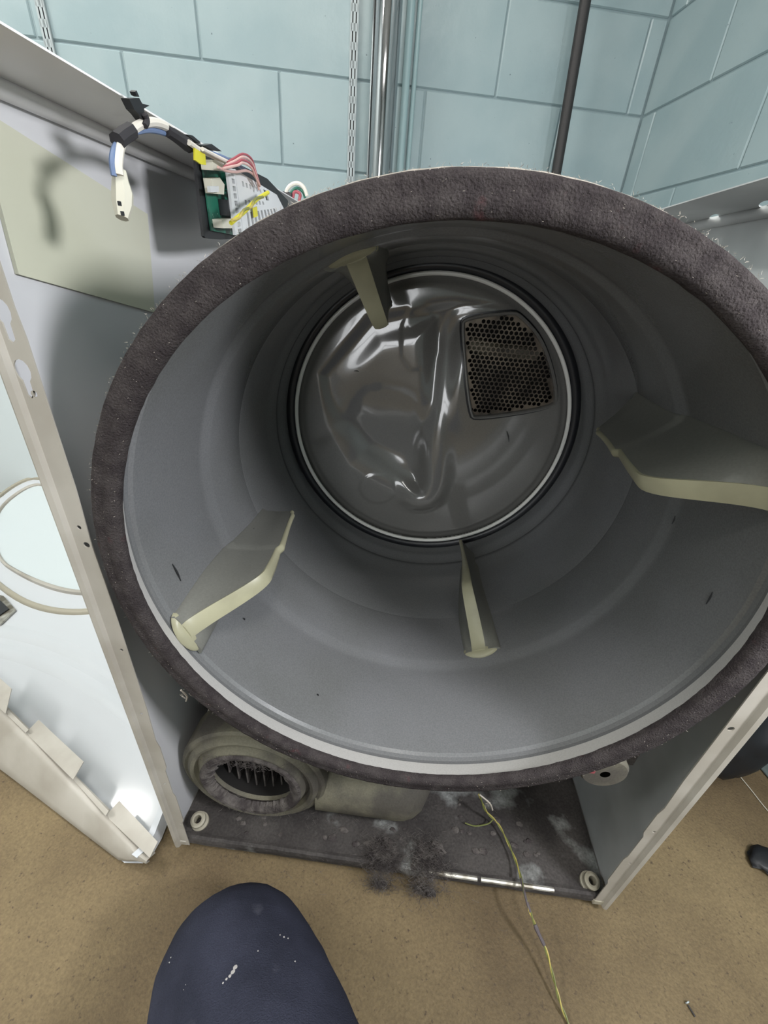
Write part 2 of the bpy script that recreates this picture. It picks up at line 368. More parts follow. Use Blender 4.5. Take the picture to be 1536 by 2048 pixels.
# ------------------------------------------------------------------ dryer cabinet
W2, HT, DEP, T = .343, .936, .73, .0012
dry = thing('dryer', 'opened white clothes dryer with its front and top off, cabinet and base', 'dryer', (0, DEP/2, 0))
ZB = .03
FO = [((158, 1055), .0022), ((173, 1090), .0032), ((243, 1300), .002), ((283, 1428), .002), ((330, 1568), .002), ((362, 1648), .002)]
def side(sg, label, m_, keyholes, smalls, slots):
    # one object for the sheet, its front flange a sub-part
    sh = MB()
    sh.box((sg*(W2-.0006), DEP/2, (HT+.018)/2), (.0012, DEP, HT-.018))
    for k in range(2): sh.box((sg*(W2-.0035), DEP/2, .2+k*.45), (.005, DEP*.0+.004, .004))
    o = tag(sh.build('side_panel', m_, dry), label)
    # flange with scalloped inner edge
    inner = [(.0235, .018), (.0235, .09), (.0265, .1), (.0265, .165), (.024, .175), (.024, .23), (.0272, .24), (.0272, .285), (.0245, .3), (.0265, .36), (.0265, .56), (.0255, .6), (.028, .66), (.028, .78), (.0265, .8), (.0265, HT)]
    outer = [(0, HT), (0, .018)]
    pts = inner+outer
    ex = Vector((-sg, 0, 0)); holes = []
    for (p, r) in smalls: P_ = py_(*p, 0); holes.append(circ(min(max((W2-abs(P_.x)), r+.0015), .0215), P_.z, r, 10))
    for (p, r) in keyholes:
        P_ = py_(*p, 0); u = min(max(W2-abs(P_.x), .0085), .0165); z = P_.z
        k = [(u+.0062*cos(a), z+.009*sin(a)) for a in [radians(-58+i*(296/10)) for i in range(11)]]
        k = [(u+.0062*cos(a), z+.0085*sin(a)) for a in [radians(-60+i*30) for i in range(11)]]+[(u-.0028, z-.018), (u, z-.0205), (u+.0028, z-.018)]
        holes.append(k)
    fl = MB().plate(pts, holes, (sg*W2, 0, 0), ex, (0, 0, 1), (0, 1, 0), T)
    fl.box((sg*(W2-.001), .004, (HT+.018)/2), (.002, .008, HT-.018))
    # raised rolled outer strip
    fl.loft([[Vector((sg*(W2-a), b_, z)) for a, b_ in ((.0, .001), (.001, -.0035), (.004, -.0055), (.0085, -.0045), (.0105, 0.0005))] for z in (.018, HT)])
    fl.build('front_flange', M['flange'], o, angle=40)
    # top flange, seen from below, with slots
    m_ = M['flangewhite'] if sg < 0 else m_; fw_ = .079 if sg < 0 else .092; L_ = [(.0, .0), (.004, -.016), (fw_, -.016), (fw_, DEP-.03), (0, DEP)]
    hs = []
    for (p, q) in slots:
        a, b_ = pz_(*p, HT), pz_(*q, HT); c_ = (a+b_)/2; d_ = b_-a
        if 0 < c_.y < DEP: hs.append(circ(min(max(W2-abs(c_.x), .012), .08), c_.y, .0045, 10, sx=max(d_.length/.009, 1.2), rot=math.atan2(d_.y, -sg*d_.x)))
    MB().plate(L_, hs, (sg*W2, 0, HT-.0012), ex, (0, 1, 0), (0, 0, 1), .0012).build('top_flange', m_, o, angle=0)
    # rolled bead under the flange
    MB().tube([(sg*(W2-.006), .006, HT-.006), (sg*(W2-.006), DEP, HT-.006)], .0065, 12).build('top_bead', m_, o)
    return o
left = side(-1, 'left side sheet, bright white inside, yellowed flange with holes', M['white'], [((24, 625), 1), ((46, 742), 1)],
            [((68, 788), .0026)]+FO, [])
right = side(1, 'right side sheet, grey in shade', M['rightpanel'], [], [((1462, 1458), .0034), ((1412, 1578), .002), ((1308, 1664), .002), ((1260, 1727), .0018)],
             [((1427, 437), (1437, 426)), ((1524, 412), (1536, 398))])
# base pan
bp = MB()
bp.box((0, DEP/2+.003, ZB-.001), (2*W2-.006, DEP-.006, .002))
# front rolled lip
lip = [(.023, .001), (.025, .0015), (.027, .001), (.031, .001), (.036, .003), (.0375, .007), (.036, .011), (.031, .013)]
n = 60; rings = []
for i in range(n+1):
    x = -W2+.012+(2*W2-.024)*i/n; wv = .0012*noise.noise(Vector((x*30, 0, 3)))
    rings.append([Vector((x, b_+wv, a+wv)) for a, b_ in lip]+[Vector((x, .013, .028)), Vector((x, .004, .022))])
bp.loft(rings)
base = tag(bp.build('base_pan', M['base'], dry), 'base pan grey with lint and dust')
edge = MB()
for a, b_ in ((pz_(858, 1747, .037).x, pz_(960, 1762, .037).x-.004), (pz_(962, 1762, .037).x, pz_(1110, 1790, .037).x)):
    edge.loft([[Vector((x, .0035+.0035*cos(t), .0362+.0028*sin(t))) for t in [k*pi/4 for k in range(8)]] for x in [a+(b_-a)*i/10 for i in range(11)]])
tag(edge.build('worn_edge', M['edge'], base), 'bare bright metal along the front lip')
for x_, y_ in ((-.3135, .029), (.3165, .022)):
    g = MB().lathe([(.0135, 0), (.0135, .005), (.0095, .006), (.0095, .013), (.0115, .0135), (.0115, .018), (.0085, .0195), (.0058, .019), (.0052, .012), (.0052, .002)], (x_, y_, ZB), (0, -.25, 1), 28)
    g.build('grommet', M['grommet'], base)
# corner cap at the right, torn corner at left
MB().box((W2-.014, .006, .026), (.024, .014, .014), bev=.003).build('corner_bracket', M['grommet'], base)
MB().box((-W2+.012, .005, .025), (.02, .012, .016), bev=.003).build('corner_bracket', M['flange'], base)
# rear sheet
rp = MB(); rp.box((0, DEP, .475), (2*W2, .0015, .91)); rp.build('rear_sheet', M['rightpanel'], dry, angle=0)
# ribs of rear bulkhead: ring shell between cabinet back and drum
AX, RX = .583, 0.0
YB = .5; DC = Vector((-.003, YB, .592)); DR = .268
def d2(px, py): q = py_(px, py, YB); return (q.x-DC.x, q.z-DC.z)
curve = [d2(*p) for p in ((1005, 606), (960, 617), (915, 628), (899, 655), (893, 700), (885, 780), (880, 850), (882, 920), (880, 965), (862, 995), (830, 1003), (785, 985), (740, 958), (695, 930))]
cv = chaikin(curve, 2, False)
gpx = [(921, 650), (930, 634), (1022, 622), (1040, 630), (1078, 672), (1100, 730), (1111, 790), (1102, 812), (952, 834), (937, 824)]
gout = chaikin([d2(*p) for p in gpx], 2)
def inpoly(x, y, P):
    c = False; j = len(P)-1
    for i in range(len(P)):
        if (P[i][1] > y) != (P[j][1] > y) and x < (P[j][0]-P[i][0])*(y-P[i][1])/(P[j][1]-P[i][1])+P[i][0]: c = not c
        j = i
    return c
def dpoly(x, y, P, closed=True):
    best = 9
    for i in range(len(P) if closed else len(P)-1):
        a, b_ = P[i], P[(i+1) % len(P)]; dx, dy = b_[0]-a[0], b_[1]-a[1]
        t = max(0, min(1, ((x-a[0])*dx+(y-a[1])*dy)/(dx*dx+dy*dy+1e-12)))
        best = min(best, math.hypot(x-a[0]-t*dx, y-a[1]-t*dy))
    return best
region = cv+[(-.20, -.02), (-.215, .08), (-.13, .185), (.02, .222)]      # the raised left field, bounded by the S curve
ss = lambda a, b_, x: (lambda t: t*t*(3-2*t))(max(0, min(1, (x-a)/(b_-a))))
boss = d2(755, 975); rect = [d2(*p) for p in ((800, 612), (872, 600), (880, 738), (797, 745))]; low = [d2(*p) for p in ((690, 745), (880, 770), (870, 930), (800, 940), (700, 900))]
low = chaikin(low, 2); rect = chaikin(rect, 1)
def height(x, y):
    r = math.hypot(x, y)
    h = (.001+.009*ss(-.10, .03, x))*(1-(r/DR)**2)
    d = dpoly(x, y, region); s_ = d if inpoly(x, y, region) else -d
    low_ = ss(.05, -.07, y); wdt = .020+.062*low_; dp = .0048+.0065*low_
    h += .006-dp*ss(-.004, wdt, s_)
    h -= .09*y*(1-ss(.008, .040, abs(s_-.008)))*(1-ss(.15, .23, r))*ss(-.06, .0, x)
    h += .045*(y-.06)*ss(.025, .06, s_)*(1-ss(.15, .24, r))
    if inpoly(x, y, rect): h += .0012*ss(0, .008, dpoly(x, y, rect))
    if inpoly(x, y, low): h -= .0025*ss(0, .030, dpoly(x, y, low))
    rb = math.hypot((x-boss[0]), (y-boss[1])*1.1); h += .0014*(1-ss(.034, .040, rb))
    h -= .010*ss(.232, .246, r)*0+.004*ss(.238, .25, r)
    return h
NG = 190; dm = MB(); idx = {}; vs = []; fs = []
for i in range(NG+1):
    for j in range(NG+1):
        x, y = (i/NG*2-1)*.274, (j/NG*2-1)*.274
        if math.hypot(x, y) < .2615: idx[i, j] = len(vs); vs.append((DC.x+x, YB-height(x, y), DC.z+y))
for i in range(NG):
    for j in range(NG):
        q = [(i, j), (i+1, j), (i+1, j+1), (i, j+1)]
        if all(k in idx for k in q):
            x, y = ((i+.5)/NG*2-1)*.274, ((j+.5)/NG*2-1)*.274
            if inpoly(x, y, gout) and dpoly(x, y, gout) > .0025: continue
            fs.append(tuple(idx[k] for k in q))
dm.add(vs, fs)
bulk = tag(dm.build('rear_bulkhead', M['disc'], dry, angle=60), 'glossy grey stamped rear disc seen through the drum')
# mostly hidden flat ring around it and back cavity
MB().lathe([(.272, 0), (.335, .0), (.335, .012), (.272, .012)], (0, YB+.012, AX), (0, 1, 0), 64, close=True).build('bulkhead_ring', M['rightpanel'], bulk)
MB().lathe([(DR-.0120+.0036*cos(a), .0036*sin(a)) for a in [k*pi/5 for k in range(10)]], DC+Vector((0, -.0165, 0)), (0, 1, 0), 128, close=True).build('steel_ring', M['brightring'], bulk)
MB().lathe([(DR-.0005+.0090*cos(a), .008*sin(a)) for a in [k*pi/6 for k in range(12)]], DC+Vector((0, -.014, 0)), (0, 1, 0), 128, close=True).build('rubber_seal', M['seal'], bulk)
# perforated grille
gc = (sum(p[0] for p in gout)/len(gout), sum(p[1] for p in gout)/len(gout))
def off(P, d):
    out = []
    for i in range(len(P)):
        a, b_ = P[i-1], P[(i+1) % len(P)]; tx, ty = b_[0]-a[0], b_[1]-a[1]; l = math.hypot(tx, ty)+1e-9; nx, ny = -ty/l, tx/l
        if (nx*(gc[0]-P[i][0])+ny*(gc[1]-P[i][1])) < 0: nx, ny = -nx, -ny
        out.append((P[i][0]+nx*d, P[i][1]+ny*d))
    return out
fr = MB(); prof = [(0.0, -.002), (.001, -.0075), (.0035, -.0085), (.0055, -.006), (.0065, 0.004)]
hb = .0135
lo_ = [off(gout, -.002+a) for a, _ in prof]
rings = [[Vector((DC.x+l[k][0], YB-hb+h+.0015, DC.z+l[k][1])) for l, (_, h) in zip(lo_, prof)] for k in range(len(gout))]
nn = len(rings); kk = len(prof)
fr.add([p for r_ in rings for p in r_], [(i*kk+j, i*kk+j+1, ((i+1) % nn)*kk+j+1, ((i+1) % nn)*kk+j) for i in range(nn) for j in range(kk-1)])
grf = tag(fr.build('grille_frame', M['disc'], bulk), 'rounded rim of the perforated air grille')
gk = MB(); go_ = [off(gout, a) for a in (-.0045, -.0005)]
gk.add([Vector((DC.x+l[k][0], YB-height(l[k][0], l[k][1])-hh, DC.z+l[k][1])) for k in range(len(gout)) for l, hh in ((go_[0], -.001), (go_[0], .0012), (go_[1], .0012), (go_[1], -.001))], [(i*4+j, i*4+j+1, ((i+1) % len(gout))*4+j+1, ((i+1) % len(gout))*4+j) for i in range(len(gout)) for j in range(3)])
gk.build('grille_gasket', M['seal'], bulk)  # thin black ring paints in the shaded groove round the grille
gp = MB(); inn = off(gout, .0055); P = .0083; R = P/math.sqrt(3); row = 0; y = -.27
pack = []
while y < .27:
    x = -.27+(P/2 if row % 2 else 0)
    while x < .27:
        if inpoly(x, y, gout) and (inpoly(x, y, inn) or dpoly(x, y, inn) < .004):
            pack.append((x, y, inpoly(x, y, inn) and dpoly(x, y, inn) > .0022))
        x += P
    y += R*1.5; row += 1
for x, y, hole in pack:
    o6 = [(x+R*cos(radians(30+60*k)), y+R*sin(radians(30+60*k))) for k in range(6)]
    Y0 = YB-.0105-.003*noise.noise(Vector((x*9, y*9, 1)))*0
    if hole:
        i6 = [(x+R*.76*cos(radians(30+60*k)), y+R*.76*sin(radians(30+60*k))) for k in range(6)]
        vv = [(DC.x+a, Y0, DC.z+b_) for a, b_ in o6+i6]+[(DC.x+a, Y0+.001, DC.z+b_) for a, b_ in i6]
        gp.add(vv, [(k, (k+1) % 6, 6+(k+1) % 6, 6+k) for k in range(6)]+[(6+k, 6+(k+1) % 6, 12+(k+1) % 6, 12+k) for k in range(6)])
    else: gp.add([(DC.x+a, Y0, DC.z+b_) for a, b_ in o6], [tuple(range(6))])
tag(gp.build('perforated_sheet', M['grille'], bulk, angle=0, fixn=False), 'dark perforated air inlet sheet')
gb = off(gout, -.004)
MB().slab([Vector((DC.x+a, YB+.045, DC.z+b_)) for a, b_ in gb], (0, .001, 0)).add([Vector((DC.x+a, Y, DC.z+b_)) for Y in (YB-.008, YB+.045) for a, b_ in gb], [(i, (i+1) % nn, (i+1) % nn+nn, i+nn) for i in range(nn)]).build('air_box', M['dark'], bulk)
# tan heater tube glimpsed behind the holes
MB().tube([Vector((DC.x+a, YB+.022, DC.z+b_)) for a, b_ in (d2(940, 690), d2(1000, 706), d2(1080, 712))], .012, 10).build('heater_tube', M['duct'], bulk)

# ------------------------------------------------------------------ drum
AXP = (RX, 0, AX)
drum = thing('dryer_drum', 'big grey enamel dryer drum, felt rim facing the viewer', 'drum', (0, .24, AX-.31))
inner = [(.286, .001), (.293, .012), (.3005, .026), (.3025, .031), (.302, .036), (.2995, .04), (.2985, .05), (.2985, .168), (.2991, .173), (.2982, .179), (.2945, .189), (.2935, .194), (.2935, .285), (.2945, .289), (.2935, .294),
         (.2930, .405), (.291, .425), (.287, .442), (.2865, .448), (.288, .453), (.2865, .462), (.281, .472), (.277, .486), (.2775, .505)]
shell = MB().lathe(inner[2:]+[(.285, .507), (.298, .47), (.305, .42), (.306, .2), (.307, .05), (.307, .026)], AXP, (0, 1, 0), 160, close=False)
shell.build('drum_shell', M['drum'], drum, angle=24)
MB().lathe([(.2862, .001), (.293, .012), (.3005, .026), (.3022, .0285), (.3065, .0285), (.308, .012), (.306, .0)], AXP, (0, 1, 0), 160).build('rim_lip', M['lip'], drum, angle=50)
def fw(r, h, a, i):
    q = Vector((cos(a)*22, sin(a)*22, i*.7)); n_ = noise.noise(q); return r+.0004*n_, h+.0005*noise.noise(q*2.1)
felt = MB().lathe([(.3100, .018), (.3106, .010), (.3104, .002), (.3088, -.0030), (.3045, -.0044), (.299, -.0034), (.297, -.0046), (.2915, -.0042), (.2875, -.0022), (.2858, .001), (.2865, .005)], AXP, (0, 1, 0), 420, wob=fw).build('felt_ring', M['felt'], drum, angle=60)
MB().lathe([(.3085, .006), (.3118, .007), (.3122, .013), (.3115, .020), (.3085, .022)], AXP, (0, 1, 0), 240, wob=lambda r, h, a, i: (r+.0007*noise.noise(Vector((cos(a)*60, sin(a)*60, i))), h)).build('felt_backing', M['fuzz'], felt)  # pale ring paints in light catching the felt's outer fibres
fz = MB()
for k in range(5200):
    a = random.uniform(0, 2*pi); top = random.random() < .9
    if top: r_, y_ = random.uniform(.309, .312), random.uniform(-.002, .018)
    else: r_, y_ = random.uniform(.287, .307), -.0042
    p = Vector((RX+r_*cos(a), y_, AX+r_*sin(a))); nrm = Vector((cos(a), -.15, sin(a))) if top else Vector((0, -1, 0))
    t_ = Vector((-sin(a), 0, cos(a))); d = (nrm*random.uniform(.4, 1)+t_*random.uniform(-1.2, 1.2)+Vector((0, random.uniform(-.8, .8), 0))).normalized()
    l = random.uniform(.0010, .0026)*(1 if top else .6); sd = d.cross(Vector((random.uniform(-1, 1), random.uniform(-1, 1), random.uniform(-1, 1)))).normalized()*.00013
    mid = p+d*l*.5+t_*random.uniform(-.0006, .0006)
    fz.add([p-sd, p+sd, mid+sd, mid-sd, p+d*l], [(0, 1, 2, 3), (3, 2, 4)])
tag(fz.build('lint_fuzz', M['fuzz'], felt, angle=0, fixn=False), 'pale lint fibres on the felt', kind='stuff')

def fin(th, y0, y1, lean=0):
    # baffle: straight ridge, grey flanks and a cream crest strip that widens to the front
    n = 44; body = []; crest = []; H = .078
    for i in range(n+1):
        u = i/n; y = y0+(y1-y0)*u
        Rb = .2985 if y < .182 else .2935
        hh = H*ss(-.06, .34, u)**1.15*(1-.20*ss(.3, .95, u)); hh = max(hh, .005)
        if u > .97: hh *= .93
        yb_ = y if u < .86 else y0+(y1-y0)*(.86+(u-.86)*1.5)         # the tail foot runs on under the tip
        wb_ = (.026-.010*ss(.25, .95, u)); wc = .0105-.0078*ss(.0, .9, u)
        bow = 2.6*sin(u*pi)-1.2
        def P_(r, a, s_, yy): a = radians(a)+s_/r; return Vector((RX+r*cos(a), yy, AX+r*sin(a)))
        Rc = Rb-hh
        prof = [(Rb+.001, -wb_-.004), (Rb-.0022, -wb_-.003), (Rb-.0055, -wb_+.002)]
        lo = [P_(r_, th-bow*.4, q, yb_) for r_, q in prof]; lo2 = [P_(r_, th-bow*.4, -q, yb_) for r_, q in prof][::-1]
        a1, a2 = P_(Rc, th+lean+bow*.5, -wc, y), P_(Rc, th+lean+bow*.5, wc, y)
        m1, m2 = lo[2].lerp(a1, .5), lo2[0].lerp(a2, .5)
        cc = (lo[2]+lo2[0]+a1+a2)/4; m1 = m1.lerp(cc, .22); m2 = m2.lerp(cc, .22)
        body.append(lo+[m1, a1, a2, m2]+lo2)
        nin = (Vector((RX, y, AX))-a1.lerp(a2, .5)).normalized(); td = (a2-a1).normalized()
        crest.append([a1-td*.0006-nin*.002, a1-td*.0006+nin*.0006, a1+td*wc*.5+nin*.0022, a2-td*wc*.5+nin*.0022, a2+td*.0006+nin*.0006, a2+td*.0006-nin*.002])
    f_ = MB().loft(body).build('baffle', M['fin'], drum, angle=50)
    MB().loft(crest).build('baffle_crest', M['cream'], f_, angle=70)
    nose = []; Rb = .2985 if y0 < .182 else .2935
    for i in range(9):
        u = i/8; y = y0-.010+.016*u; k = math.sqrt(max(1-(1-u)**2, .02))
        nose.append([Vector((RX+(Rb+.001-h_*k)*cos(radians(th)+s_*k/Rb), y, AX+(Rb+.001-h_*k)*sin(radians(th)+s_*k/Rb))) for s_, h_ in ((-.029, 0), (-.0275, .004), (-.02, .0065), (0, .0075), (.02, .0065), (.0275, .004), (.029, 0))])
    MB().loft(nose).build('baffle_nose', M['cream'], f_, angle=60)
    return f_
fin(-155.5, .035, .29)
fin(-66.5, .20, .45)
fin(25, .03, .275, -1)
fin(113, .20, .45)
def lump(c, r, seed, sq=(1, 1, .6), n=3, amp=.35):
    import bmesh
    bm = bmesh.new(); bmesh.ops.create_icosphere(bm, subdivisions=n, radius=1)
    vs = []
    for v in bm.verts:
        p = v.co; k = 1+amp*noise.noise(p*1.7+Vector((seed, 0, 0)))+amp*.6*noise.noise(p*4.3+Vector((seed, 5, 0)))
        vs.append(Vector(c)+Vector((p.x*sq[0], p.y*sq[1], p.z*sq[2]))*r*k)
    fs = [tuple(v.index for v in f.verts) for f in bm.faces]; bm.free(); return vs, fs
def fibres(g, c, r, n, ln):
    for _ in range(n):
        p = Vector(c)+Vector((random.gauss(0, 1)*r[0], random.gauss(0, 1)*r[1], abs(random.gauss(0, 1))*r[2]))
        d = Vector((random.uniform(-1, 1), random.uniform(-1, .6), random.uniform(-.5, .6))).normalized(); sd = d.orthogonal().normalized()*.00018
        q = p+d*ln*random.uniform(.4, 1); e = q+Vector((random.uniform(-1, 1), random.uniform(-1, 1), random.uniform(-1, 1)))*ln*.5
        g.add([p-sd, p+sd, q+sd, q-sd, e], [(0, 1, 2, 3), (3, 2, 4)])
# ------------------------------------------------------------------ blower housing in the base
BC = Vector((-.222, .045, .146))
bl = tag(MB().lathe([(.113, .055), (.114, .012), (.1125, .006), (.108, .003), (.103, .004), (.1015, .0005), (.096, -.004), (.091, -.002), (.088, .006), (.084, .003), (.080, -.006), (.076, -.009), (.072, -.006), (.068, .006), (.068, .09)], BC, (0, 1, 0), 72,
         wob=lambda r, h, a, i: (r*(1+.004*noise.noise(Vector((cos(a)*3, sin(a)*3, i)))), h)).build('blower_housing', M['duct'], dry, angle=35), 'dusty tan blower inlet collar low at the left')
MB().lathe([(.001, .088), (.068, .088)], BC, (0, 1, 0), 32).build('inlet_back', M['dark'], bl)
MB().lathe([(.0672, .012), (.0672, .087)], BC, (0, 1, 0), 40).build('inlet_liner', M['dark'], bl)  # near-black sleeve paints in the shade inside the blower inlet
for k in range(8):
    x = -.056+k*.016
    h = math.sqrt(max(.0675**2-x*x, 0.0004))
    MB().box(BC+Vector((x*.9, .05, 0)), (.0022, .05, 1.9*h), (1, .35, 0), (0, 1, 0)).build('impeller_blade', M['lint'], bl)
jag = MB(); N_ = 150; ro = []; 
for j in range(N_):
    a = 2*pi*j/N_; up = sin(a)
    q = .0045+.007*abs(noise.noise(Vector((cos(a)*9, sin(a)*9, 2))))+.006*random.random()*(up > -.1)
    ro.append([BC+Vector((cos(a)*r_, y_, sin(a)*r_)) for r_, y_ in ((.079, -.0085), (.0745, -.0115), (.0695, -.0105), (.0675-q*.6, -.006), (.0675-q, .0), (.0685, .006))])
jag.add([p for r_ in ro for p in r_], [(i*6+j, i*6+j+1, ((i+1) % N_)*6+j+1, ((i+1) % N_)*6+j) for i in range(N_) for j in range(5)])
fibres(jag, BC+Vector((0, -.009, .055)), (.03, .003, .007), 260, .008); fibres(jag, BC+Vector((0, -.009, -.072)), (.04, .003, .003), 160, .007)
tag(jag.build('lint_crust', M['lint'], bl, angle=0), 'ragged grey lint round the inlet')
# volute going right and duct to the back
ring = []
for i in range(15):
    u = i/14; x = -.125+.185*u; k = math.sqrt(max(1-max(0, (u-.72)/.28)**2, .02))
    ring.append([Vector((x, .098+.052*k*cos(t), .094+.058*k*sin(t))) for t in [q*pi/10 for q in range(20)]])
MB().loft(ring).build('blower_volute', M['duct'], bl, angle=50)
MB().lathe([(.075, .0), (.075, .55), (.072, .55), (.072, 0)], (-.235, .10, .205), (0, 1, 0), 32, close=True).build('exhaust_elbow', M['flange'], bl)
# drum support roller at the lower right, with a red clip
rc = py_(1203, 1519, .03)
rl = MB().lathe([(.006, -.016), (.026, -.015), (.029, -.011), (.029, .011), (.026, .015), (.006, .016)], rc+Vector((.0, 0, -.004)), (0, 1, 0), 32)
rlo = tag(rl.build('drum_roller', M['duct'], dry), 'worn tan drum roller under the felt rim')
MB().box(rc+Vector((-.02, -.019, .012)), (.008, .004, .02), bev=.001).build('roller_clip', M['redwire'], rlo)
MB().box(rc+Vector((.03, .022, -.02)), (.06, .006, .03), bev=.002).build('roller_bracket', M['base'], rlo)
# foam pad on the left sheet
XL = -W2
pad = MB().slab([px_(*p, XL+.0015) for p in ((-60, 207), (290, 428), (305, 625), (30, 548))], (.003, 0, 0))
tag(pad.build('foam_pad', M['sticker'], dry, angle=0), 'flat cream foam pad stuck inside the left sheet')

# ------------------------------------------------------------------ control board and wiring at the top left
XL = -.270                                                          # plane of the board, hung from the inner edge of the top flange
XB = XL+.004
pcb = tag(MB().slab(chaikin([tuple(px_(*p, XB)) for p in ((383, 292), (392, 287), (560, 372), (600, 470), (445, 479), (407, 477), (401, 470))], 1), (.003, 0, 0)).build('board_tray', M['black'], dry, angle=30), 'black tray behind the circuit board')
MB().slab([px_(*p, XB+.004) for p in ((401, 322), (470, 343), (480, 473), (420, 461))], (.0016, 0, 0)).build('circuit_board', M['pcb'], pcb, angle=0)
def chunk(name, pts, m_, x, th, par=pcb): return MB().slab([px_(*p, x) for p in pts], (th, 0, 0)).build(name, m_, par, angle=0)
XC = XB+.006
chunk('connector', ((400, 318), (436, 322), (440, 342), (403, 339)), M['ivory'], XC, .012)
chunk('connector', ((406, 356), (424, 354), (434, 368), (433, 388), (411, 386)), M['ivory'], XC, .008)
chunk('connector', ((414, 372), (432, 372), (432, 384), (415, 384)), M['bracket'], XC+.008, .003)
chunk('connector', ((424, 438), (458, 434), (462, 455), (427, 455)), M['ivory'], XC, .010)
chunk('relay', ((436, 398), (458, 400), (462, 424), (440, 430)), M['black'], XC, .010)
chunk('relay', ((445, 345), (455, 346), (458, 380), (448, 380)), M['pcb'], XC, .005)
def gridplate(name, quad, nu, nv, hole, x, th, m_, par, tilt=0):
    q = [px_(*p, x) for p in quad]; g = MB()
    def B(u, v):
        p = (q[0].lerp(q[1], u)).lerp(q[3].lerp(q[2], u), v); return p+Vector((tilt*u, 0, 0))
    for i in range(nu):
        for j in range(nv):
            if hole(i, j): continue
            g.slab([B(i/nu, j/nv), B((i+1)/nu, j/nv), B((i+1)/nu, (j+1)/nv), B(i/nu, (j+1)/nv)], (th, 0, 0))
    return g.build(name, m_, par, angle=0)
cov = gridplate('slotted_cover', ((449, 333), (466, 340), (484, 462), (466, 470)), 3, 27, lambda i, j: i == 1 and j % 3 == 1 or (i == 1 and j % 3 == 2 and j > 1), XC+.010, .003, M['bracket'], pcb)
def hl(i, j):
    if i % 2 == 1 and (3 <= j <= 4 or 10 <= j <= 11) and 1 < i < 15: return True
    if i % 2 == 1 and 15 <= j <= 20 and 1 < i < 20: return True
    if 16 <= i <= 17 and 2 <= j <= 8: return True
    return False
tag(gridplate('vented_cover', ((466, 338), (532, 388), (552, 425), (484, 470)), 26, 23, hl, XC+.012, .002, M['bracket'], pcb, .012), 'white plastic cover with rows of vents')
chunk('vent_back', ((468, 345), (528, 392), (545, 425), (486, 462)), M['black'], XC+.004, .002)
chunk('cover_label', ((505, 416), (512, 413), (514, 432), (507, 435)), M['yellow'], XC+.020, .0012)
har = tag(MB().tube([px_(*p, XL+.018) for p in ((228, 352), (224, 320), (231, 292), (248, 272), (275, 263), (300, 260), (330, 267), (352, 280))], .0019, 8, smooth=6).build('wire_harness', M['bluewire'], dry), 'blue and white wires looping from the clip')
def wires(name, pts, m_, r, x, par=har, sm=6):
    return MB().tube([px_(p[0], p[1], x+(p[2] if len(p) > 2 else 0)) for p in pts], r, 8, smooth=sm).build(name, m_, par)
wires('white_wire', ((238, 350), (236, 325), (243, 285), (262, 262), (285, 248), (310, 245), (335, 255), (350, 270)), M['whitewire'], .0030, XL+.020)
wires('tape_wrap', ((234, 282), (246, 272), (262, 262)), M['tape'], .0050, XL+.020)
wires('tape_wrap', ((289, 228), (294, 240), (290, 252)), M['tape'], .0020, XL+.024)
wires('tape_wrap', ((332, 260), (352, 273), (376, 290), (382, 298)), M['tape'], [.0042, .0045, .0055, .0035], XL+.020)
wires('cable', ((378, 285), (400, 300), (425, 312), (447, 326)), M['whitewire'], .0022, XL+.026)
wires('cable', ((420, 305), (455, 318), (490, 340)), M['bluewire'], .0016, XL+.028)
wires('cable', ((405, 298), (440, 316), (470, 330)), M['whitewire'], .0016, XL+.030)
for k, (a, m_) in enumerate((((455, 325), 'redwire'), ((452, 330), 'pinkwire'), ((448, 334), 'redwire'), ((446, 337), 'pinkwire'))):
    h = k*6
    wires('red_wire' if m_ == 'redwire' else 'pink_wire', (a, (466+k*3, 318+h*.7), (486, 308+h), (503, 318+h), (512, 345+h*.6), (520, 372)), M[m_], .0011, XL+.032+k*.002)
wires('pink_wire', ((436, 334), (450, 341), (470, 344), (495, 342), (512, 356), (518, 380)), M['pinkwire'], .0012, XL+.036)
wires('yellow_wire', ((462, 446), (476, 434), (488, 424), (500, 412), (512, 400), (524, 392), (536, 385)), M['yellow'], .0020, XL+.046)
wires('yellow_wire', ((464, 440), (478, 436), (488, 420), (502, 414), (511, 398), (526, 394)), M['yellowwire'], .0013, XL+.048)
MB().slab([px_(*p, XL+.026) for p in ((386, 292), (407, 303), (409, 330), (398, 328), (387, 320))], (.0015, 0, 0)).build('yellow_tag', M['yellow'], har, angle=0)
plug = tag(MB().tube([px_(*p, XL+.018) for p in ((240, 340), (241, 360), (245, 385), (245, 410), (244, 436))], [.0040, .0052, .0068, .0066, .0042], 8).build('plug', M['ivory'], har), 'cloudy white plug hanging from the wires')
for p in ((239, 407), (245, 427)): MB().box(px_(*p, XL+.025), (.0015, .002, .0025)).build('pin_slot', M['black'], plug)
clip = MB().slab([px_(*p, XL+.016) for p in ((241, 196), (262, 195), (268, 206), (283, 210), (272, 216), (275, 245), (262, 228), (252, 218))], (.006, 0, 0))
clip.slab([px_(*p, XL+.016) for p in ((259, 183), (262, 180), (268, 193), (262, 190))], (.004, 0, 0))
clip.tube([px_(*p, XL+.019) for p in ((272, 216), (284, 224), (295, 240), (292, 254))], .0013, 6, smooth=4)
tag(clip.build('cable_clip', M['black'], har), 'black cable clip on the sheet edge')
chunk('cable_clip', ((360, 268), (372, 270), (389, 284), (384, 286)), M['black'], XL+.012, .006, har)
chunk('cable_clip', ((396, 290), (411, 287), (432, 302), (415, 300)), M['black'], XL+.012, .006, har)
